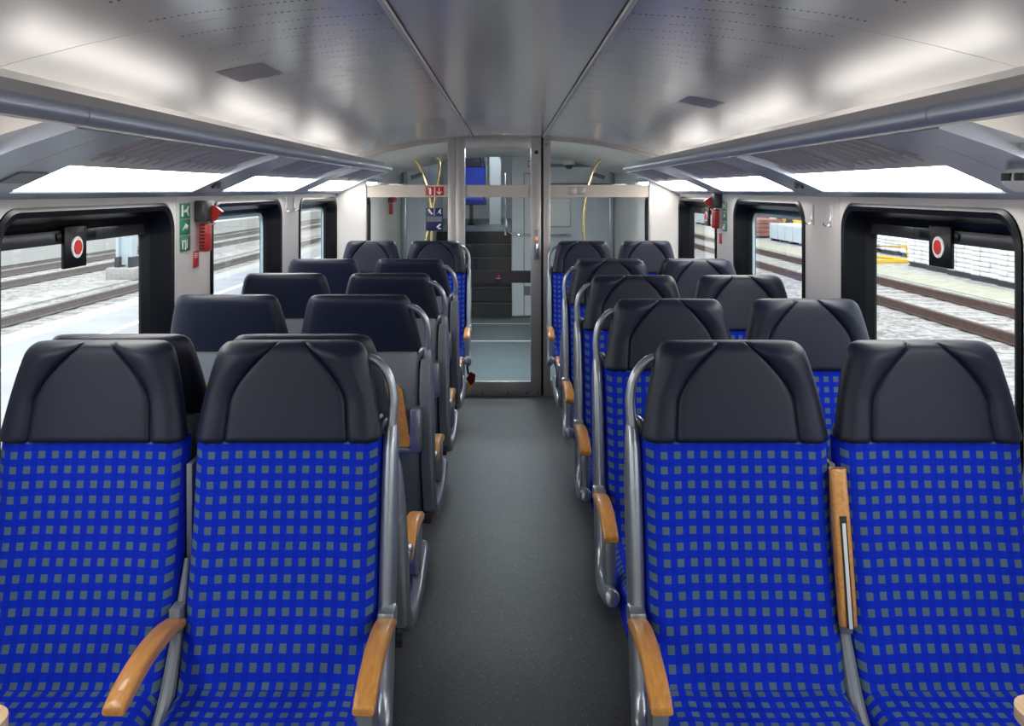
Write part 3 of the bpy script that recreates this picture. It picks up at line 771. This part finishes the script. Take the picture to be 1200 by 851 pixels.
# left side
pair(-1, 2.14, -1, g+' facing the camera, nearest on the left by the aisle', g+' facing the camera, nearest left window seat', table=False)
pair(-1, 2.318, 1, 'seat turned away, back to back behind the nearest left aisle seat', 'seat turned away, back to back behind the nearest left window seat', table=False, grab=False)
pair(-1, 3.185, 1, 'seat seen from behind on the left aisle, with wooden folding table, nearest such back', 'pale blue lit headrest back by the left windows, nearest one')
pair(-1, 4.005, 1, 'seat seen from behind on the left aisle, middle of three dark headrest backs', 'dark headrest back by left second window, middle of the turned-away window seats')
pair(-1, 4.825, 1, 'seat seen from behind on the left aisle, farthest of the three turned away', 'bluish headrest back by the left third window, farthest turned away')
pair(-1, 6.45, -1, g+' facing us at the partition, left of the door', g+' facing us at the partition, leftmost by the wall', table=False)
# right side
pair(1, 2.14, -1, g+' facing the camera, nearest on the right by the aisle', g+', nearest right window seat beside upright wooden armrest', table=False, arm='up')
rd = ['second', 'third', 'fourth']
for i, Y in enumerate((2.98, 3.82, 4.66)):
    pair(1, Y, -1, g+' on the right aisle, %s row from the camera' % rd[i], g+' by the right windows, %s row from the camera' % rd[i], table=(i < 2))
pair(1, 4.84, 1, 'seat turned away on the right, back to back behind the fourth aisle seat', 'seat turned away on the right, back to back behind the fourth window seat', table=False, grab=False)
pair(1, 6.45, -1, g+' facing us at the partition, right of the door', g+' facing us at the partition, rightmost by the wall', table=False)
# red tag at the far left seat
t = thing('red_tag', 'small dark red reflector tag with yellow drop at the far left aisle seat', 'tag', (-.262, 6.02, .30))
obj('reflector', prism(nb(), [(-.03, .0), (.0, .05), (.035, .03), (.03, -.02), (.0, -.05)], 'y', -.01, .01), M['darkred'], t, smooth=False)
obj('yellow_drop', prism(nb(), [(-.02, -.03), (.01, -.05), (.0, -.09), (-.015, -.07)], 'y', -.012, .006), M['yellow'], t, smooth=False)
obj('strap', tube(nb(), [(-.015, 0, .03), (-.025, .01, .09), (-.02, .015, .12)], .008, 8), M['dark'], t)

# window tables near the camera
for s, X in ((-1, .90), (1, .93)):
    Y1 = 1.575 if s < 0 else 1.605
    t = thing('window_table', 'corner of a pale wooden window table at the bottom %s picture corner' % ('left' if s < 0 else 'right'), 'table', (s*XW, Y1-.26, .66))
    k = -s; w = XW-X
    pts = [(k*.001, -.26), (k*(w-.05), -.26)] + [(k*(w-.05+.05*math.sin(a)), -.21-.05*math.cos(a)) for a in [q*PI/12 for q in range(1, 6)]] + [(k*w, -.21), (k*w, .21)] + \
          [(k*(w-.05+.05*math.cos(a)), .21+.05*math.sin(a)) for a in [q*PI/12 for q in range(1, 7)]] + [(k*.001, .26)]
    obj('tabletop', prism(nb(), pts, 'z', .0, .022), M['palewood'], t, smooth=False)
    obj('wall_bracket', prism(nb(), [(k*.001, -.20), (k*.03, -.20), (k*(w-.1), -.002), (k*.001, -.002)], 'y', -.02, .02), M['silver'], t, smooth=False)

# ------------------------------------------------------------------ lobby, stairs and the raised section beyond the door
st = struct(link('stairs', None, None, (-.485, 11.0, 0)))
bm = nb(); b2 = nb()
for k in range(6):
    y0 = -.05 + .27*k; z1 = .172*(k+1)
    box(bm, -.535, .535, y0, y0+.29, 0, z1)
    box(b2, -.535, .535, y0-.004, y0+.03, z1-.03, z1+.002)
obj('step', bm, M['stair'], st, smooth=False); obj('step_nosing', b2, M['dark'], st, smooth=False)
struct(obj('floor', bx(-1.45, 1.45, 12.58, 18, .98, 1.03), M['floor2'], smooth=False))
# white cabin wall, right of the stairs, and narrow panel on the left
cab = thing('toilet_cabin', 'white lavatory cabin wall with poster and rail beyond the glass door', 'cabin', (.70, 11.0, 0))
bm = nb()
pts = [(-.645, 0), (.655, 0), (.655, 2.9), (-.645, 2.9)]
prism(bm, pts, 'y', .02, 1.5)
obj('cabin_wall', bm, M['wallcool'], cab, smooth=False)
bm = prism(nb(), [(-.64, .02), (-.24, .02), (-.24, 2.07)] + [(-.56-.08*math.sin(a), 1.99+.08*math.cos(a)) for a in [q*PI/12 for q in range(7)]], 'y', -.04, .02)
obj('corner_panel', bm, M['wallcool'], cab, smooth=False)
bm = nb(); box(bm, -.495, -.485, -.048, -.04, .02, 1.85); box(bm, -.30, -.29, -.048, -.04, .02, 1.85); box(bm, -.49, -.295, -.048, -.04, 1.84, 1.85); box(bm, -.49, -.30, -.048, -.04, .28, .40)
obj('door_outline', bm, M['shell'], cab, smooth=False)
obj('poster', bx(-.16, .10, .005, .02, 1.17, 1.52), M['white'], cab, smooth=False)
obj('poster_frame', bx(-.18, .12, .012, .0195, 1.15, 1.54), M['silver'], cab, smooth=False)
bm = nb(); box(bm, -.24, .64, -.01, .02, 1.66, 1.72); box(bm, -.24, .64, -.005, .02, 1.93, 1.97)
obj('ledge', bm, M['shell'], cab, smooth=False)
obj('handrail', tube(nb(), [(-.72, -.02, 1.25), (-.70, -.05, 1.12), (-.62, -.09, 1.07), (-.4, -.09, 1.06), (.0, -.09, 1.06), (.1, -.06, 1.06), (.11, .02, 1.06)], .014, 10, sm=4), M['chrome'], cab)
bm = nb(); tube(bm, [(-.73, -.02, 1.85), (-.73, -.02, 1.05)], .013, 10); obj('vertical_rail', bm, M['chrome'], cab)
bm = nb(); box(bm, -.44, -.34, -.049, -.041, 1.93, 2.01, bev=.001); o = obj('red_sticker', bm, M['red'], cab)
obj('sticker_mark', box(bx(-.43, -.41, -.052, -.0485, 1.94, 2.0), -.38, -.365, -.052, -.0485, 1.94, 2.0), M['white'], o, smooth=False)
dome = thing('dome_camera', 'small black dome camera on a white base behind the right glass', 'camera', (.76, 10.6, zc(.76)))
obj('base', disc(nb(), (0, 0, -.03), .07, 'z', .06), M['white'], dome)
bm = nb(); bmesh.ops.create_uvsphere(bm, u_segments=16, v_segments=10, radius=.055); obj('dome', bm, M['dark'], dome, loc=(0, 0, -.06))
struct(obj('wall_lobby', bx(-1.36, -1.03, 11.0, 12.6, 0, 2.95), M['wallcool'], smooth=False))
for s in (-1, 1):
    struct(obj('wall_upper', bx(s*1.365, s*1.455, 11.0, 18, 0, 3.1), M['wall'], smooth=False))
struct(obj('wall_end', bx(-1.45, 1.45, 18, 18.08, 0, 3.1), M['wallcool'], smooth=False))
struct(obj('ceiling', bx(-1.45, 1.45, 11.0, 18.08, 3.1, 3.15), M['wall'], smooth=False))
struct(obj('wall_bulkhead', bx(-1.45, 1.45, 10.94, 11.0, 2.062, 3.1), M['wall'], smooth=False))
seat(-.63, 15.0, -1, 'aisle', 'small far blue seat on the raised level, seen through the glass door', z=1.03, table=False, group='seats on the raised level')
bm = prism(nb(), [(-.32, 1.03), (-.12, 1.03), (-.12, 2.1)] + [(-.24-.0+.12*math.cos(a), 2.13+.12*math.sin(a)) for a in [q*PI/12 for q in range(7)]] + [(-.32, 2.25)], 'y', 15.0, 15.05)
o = obj('draught_screen', bm, M['wallcool'], smooth=False); tag(o, 'pale rounded screen panel beside the far blue seat on the raised level', 'screen')
t = thing('fill_light', 'slim added fill light on the lobby ceiling just behind the glass door', 'light', (0, 7.70, 2.05))  # added lamp, hidden from the camera, that brightens the lobby
obj('housing', bx(-.18, .18, -.52, .50, -.008, .012, bev=.003), M['white'], t)
obj('diffuser', bx(-.16, .16, -.50, .48, -.014, -.0085), mat('lobby fill glow', (1, 1, 1), .5, emit=(.9, .96, 1), estr=45), t, smooth=False)
t = thing('fill_light', 'round added fill light over the raised section behind the stairs', 'light', (0, 14.2, 3.1))  # second added lamp, out of view, lighting the stairs and raised level
obj('housing', disc(nb(), (0, 0, -.01), .21, 'z', .02, 28), M['white'], t)
obj('diffuser', disc(nb(), (0, 0, -.026), .19, 'z', .012, 28), mat('raised section fill glow', (1, 1, 1), .5, emit=(.9, .96, 1), estr=70), t)
# lobby floor strips
bm = nb()
for y in (9.2, 10.4): box(bm, -1.34, 1.34, y, y+.03, .0005, .003)
struct(obj('trim_%d' % tn, bm, M['white'], smooth=False)); tn += 1
# lobby grab poles
def pole(s, label):
    t = thing('grab_pole', label, 'grab pole', (s*.95, 9.0, 0))
    X = lambda x: s*(x-.95)
    obj('pole', tube(nb(), [(X(.99), 0, zc(.99)), (X(.93), 0, 1.88), (X(.84), 0, 1.62), (X(.80), 0, 1.3), (X(.82), 0, .8), (X(.84), 0, .0)], .017, 12, sm=5), M['brass'], t)
    if s < 0:
        obj('loop', tube(nb(), [(X(.92), .0, .85), (X(.80), .1, 1.45), (X(.74), .1, 1.75), (X(.72), .1, 1.93), (X(.76), .1, 1.98), (X(.82), .1, 1.95)], .014, 12, sm=5), M['brass'], t)
    obj('stub', tube(nb(), [(X(.90), 0, 1.80), (X(1.02), -.02, 1.76)], .02, 10), M['darkgrey'], t)
pole(-1, 'forked brass grab pole in the lobby seen through the left glass')
pole(1, 'single leaning brass grab pole in the lobby seen through the right glass')
for s in (-1, 1):
    o = obj('lobby_post', bx(s*1.29, s*1.359, 10.85, 10.9, 0.001, zc(1.36)+.01, bev=.01), M['silver']); struct(o); o.name = 'trim_%d' % tn; tn += 1

# ------------------------------------------------------------------ outside
GZ = -.52
struct(obj('ground', bx(-80, 80, -30, 160, GZ-.3, GZ), M['gravel'], smooth=False))
def platform(x0, x1, name, label):
    t = thing(name, label, 'platform', ((x0+x1)/2, 60, GZ)); c = (x0+x1)/2
    obj('paving', bx(x0-c+.35, x1-c-.35, -80, 90, 0, .67), M['platform'], t, smooth=False)
    for a, b in ((x0-c, x0-c+.35), (x1-c-.35, x1-c)): obj('edge_stone', bx(a, b, -80, 90, .1, .67, bev=.01), M['platedge'], t, smooth=False)
    for a in (x0-c+.95, x1-c-1.05): obj('white_line', bx(a, a+.1, -80, 90, .6702, .674), M['white'], t, smooth=False)
    for a in ((x0-c+.12), (x1-c-.22)): obj('footing', bx(a, a+.1, -80, 90, .0, .1), M['sleeper'], t, smooth=False)
platform(-5.15, -1.75, 'platform', 'pale paved platform right outside the left windows')
platform(-19.5, -13.6, 'platform', 'distant pale platform beyond the two tracks on the left')
def track(xc, label, m):
    t = thing('railway_track', label, 'railway track', (xc, 0, GZ))
    for s in (-1, 1):
        bm = nb(); x = s*.7525
        prism(bm, [(x-.07, .02), (x+.07, .02), (x+.07, .035), (x+.01, .05), (x+.01, .125), (x+.036, .135), (x+.036, .165), (x+.03, .172), (x-.03, .172), (x-.036, .165), (x-.036, .135), (x-.01, .125), (x-.01, .05), (x-.07, .035)], 'y', -20, 120)
        obj('rail', bm, m, t, smooth=False)
    bm = nb()
    for k in range(90): box(bm, -1.25, 1.25, -8+k*.62, -8+k*.62+.22, -.05, .008)
    o = obj('sleeper', bm, M['sleeper'], t, smooth=False); o['kind'] = 'stuff'
track(-7.15, 'near railway track beyond the left platform', M['greyrail'])
track(-11.7, 'second railway track on the left beyond the mast', M['greyrail'])
track(7.75, 'rusty brown railway track outside the right windows', M['rust'])
o = obj('footpath', bx(-9.6, -8.9, -20, 120, GZ, GZ+.03), M['gravel2'], smooth=False); struct(o)
o = obj('ground_strip', bx(9.3, 40, -20, 150, GZ, GZ+.012), M['gravel2'], smooth=False); struct(o)
o = obj('grass_strip', bx(9.4, 10.5, -20, 150, GZ+.012, GZ+.03), M['grass'], smooth=False); tag(o, 'thin strip of dry grass beside the right track', 'grass', kind='stuff')
# mast with concrete footing
t = thing('catenary_mast', 'pale grey steel mast on a concrete footing between the left tracks', 'mast', (-9.2, 20.6, GZ))
bm = nb(); box(bm, -.19, -.13, -.16, .16, .35, 7, bev=.005); box(bm, .13, .19, -.16, .16, .35, 7, bev=.005); box(bm, -.13, .13, -.02, .02, .35, 7)
obj('column', bm, M['pale'], t)
obj('sleeve', box(bx(-.21, -.11, -.18, .18, .30, .55), .11, .21, -.18, .18, .30, .55), M['darkgrey'], t, smooth=False)
bm = nb(); box(bm, -.36, .36, -.36, .36, 0, .30, bev=.05); obj('footing', bm, M['sleeper'], t)
# far wall / low building beyond the left platform and right yard
def shed(x, y0, y1, h, label, m, s):
    t = thing('long_shed', label, 'building', (x, (y0+y1)/2, GZ)); L = (y1-y0)/2
    obj('wall', bx(0, s*4, -L, L, 0, h), m, t, smooth=False)
    obj('roof', prism(nb(), [(-s*.4, h), (s*4.4, h), (s*4.4, h+.1), (s*2, h+1.2), (-s*.4, h+.1)], 'y', -L-.3, L+.3), M['shell'], t, smooth=False)
    for k in range(int(2*L/6)): obj('window', bx(-s*.03, s*.02, -L+2+k*6, -L+5+k*6, 1.3, 2.8), M['darkgrey'], t, smooth=False)
shed(-24, 8, 110, 4.2, 'long pale low building far beyond the left platform', M['platform'], -1)
shed(26, 10, 120, 4.5, 'long pale shed far across the right goods yard', M['pale'], 1)
# stacks of white wrapped sacks on pallets, right
def sack_stack(x, y, n, label):
    t = thing('sack_pallet', label, 'pallet', (x, y, GZ+.012), group='pallets of white sacks in the yard')
    bm = nb()
    for zz in (0, .10): box(bm, -.5, .5, -.6, .6, zz+.0, zz+.025)
    for a in (-.45, 0, .38): box(bm, a, a+.08, -.6, .6, .025, .10)
    obj('pallet', bm, M['darkgrey'], t, smooth=False)
    bm = nb()
    for k in range(n):
        for a in (-1, 0, 1):
            j = random.uniform(-.02, .02)
            box(bm, -.52+j, .52+j, a*.40-.195, a*.40+.195, .127+k*.115, .127+k*.115+.112, bev=.04, seg=2)
    obj('sacks', bm, M['bags'], t)
pos = ['nearest', 'second', 'third', 'fourth', 'fifth', 'sixth']
for k in range(6): sack_stack(11.35 + .10*k, 17.2 + k*1.28, 8, 'pallet of white wrapped sacks outside the right window, %s in the row' % pos[k])
for k in range(3): sack_stack(13.2, 27 + k*1.5, 4, 'lower pallet of white sacks behind the tall row on the right, %s of three' % pos[k])
# yellow frame, brick pallet, pale containers, yellow loader
t = thing('yellow_trestle', 'low yellow steel trestle on the ground beyond the right track', 'trestle', (11.2, 25.9, GZ))
bm = nb(); tube(bm, [(-.5, 0, .0), (-.4, 0, .45), (.9, 0, .45), (1.0, 0, 0)], .05, 8); tube(bm, [(-.4, .7, .45), (-.4, -.5, .2), (.6, -.9, .08)], .05, 8); box(bm, -.6, 1.0, -1.0, -.9, 0, .12, bev=.02)
obj('frame', bm, M['yellow'], t)
for k, (x, y, w, l, h, mm, lab, nm) in enumerate(((11.6, 39.5, 1.2, 3.2, .75, 'brick', 'stack of red brown blocks in the yard through the right second window', 'block_stack'), (12.6, 45, 1.5, 3, 1.0, 'brick', 'farther stack of red brown blocks in the right yard', 'block_stack'),
                                  (11.8, 34.5, 1.2, 3.8, .62, 'pale', 'long pale blue crate in the yard through the right second window', 'crate'), (13.2, 52, 2.4, 5, 1.1, 'pale', 'far pale crate at the left of the right second window view', 'crate'))):
    t = thing(nm, lab, 'crate' if mm == 'pale' else 'blocks', (x, y, GZ+.012))
    bm = nb(); nx = 3 if mm == 'brick' else 1
    if mm == 'brick':
        for i in range(6):
            for j in range(4): box(bm, -w/2, w/2, -l/2 + i*l/6, -l/2+(i+1)*l/6-.03, .1+j*h/4, .1+(j+1)*h/4-.02, bev=.01)
    else:
        box(bm, -w/2, w/2, -l/2, l/2, .1, .1+h, bev=.02)
        for i in range(5): box(bm, -w/2-.03, w/2+.03, -l/2+i*(l-.1)/4, -l/2+i*(l-.1)/4+.1, .1, .1+h+.02, bev=.005)
    obj('stack' if mm == 'brick' else 'body', bm, M[mm], t, smooth=False)
    bm = nb()
    for i in range(4): box(bm, -w/2, w/2, -l/2+.05+i*(l-.3)/3, -l/2+.25+i*(l-.3)/3, 0, .1)
    obj('bearer', bm, M['darkgrey'], t, smooth=False)
t = thing('loader', 'small yellow loader parked behind the pale crate on the right', 'loader', (14.3, 41.5, GZ+.012))
obj('body', bx(-.8, .8, -1.1, 1.1, .4, 1.25, bev=.12), M['yellow'], t)
obj('cab', bx(-.6, .6, -.7, .5, 1.25, 2.1, bev=.1), M['darkgrey'], t)
for q in (-1, 1):
    for r in (-1, 1): obj('wheel', disc(nb(), (q*.8, r*.75, .4), .4, 'x', .25), M['dark'], t)
obj('bucket', prism(nb(), [(-1.9, .1), (-1.2, .1), (-1.1, .7), (-1.25, .7), (-1.35, .25), (-1.9, .2)], 'x', -.8, .8), M['yellow'], t, smooth=False)
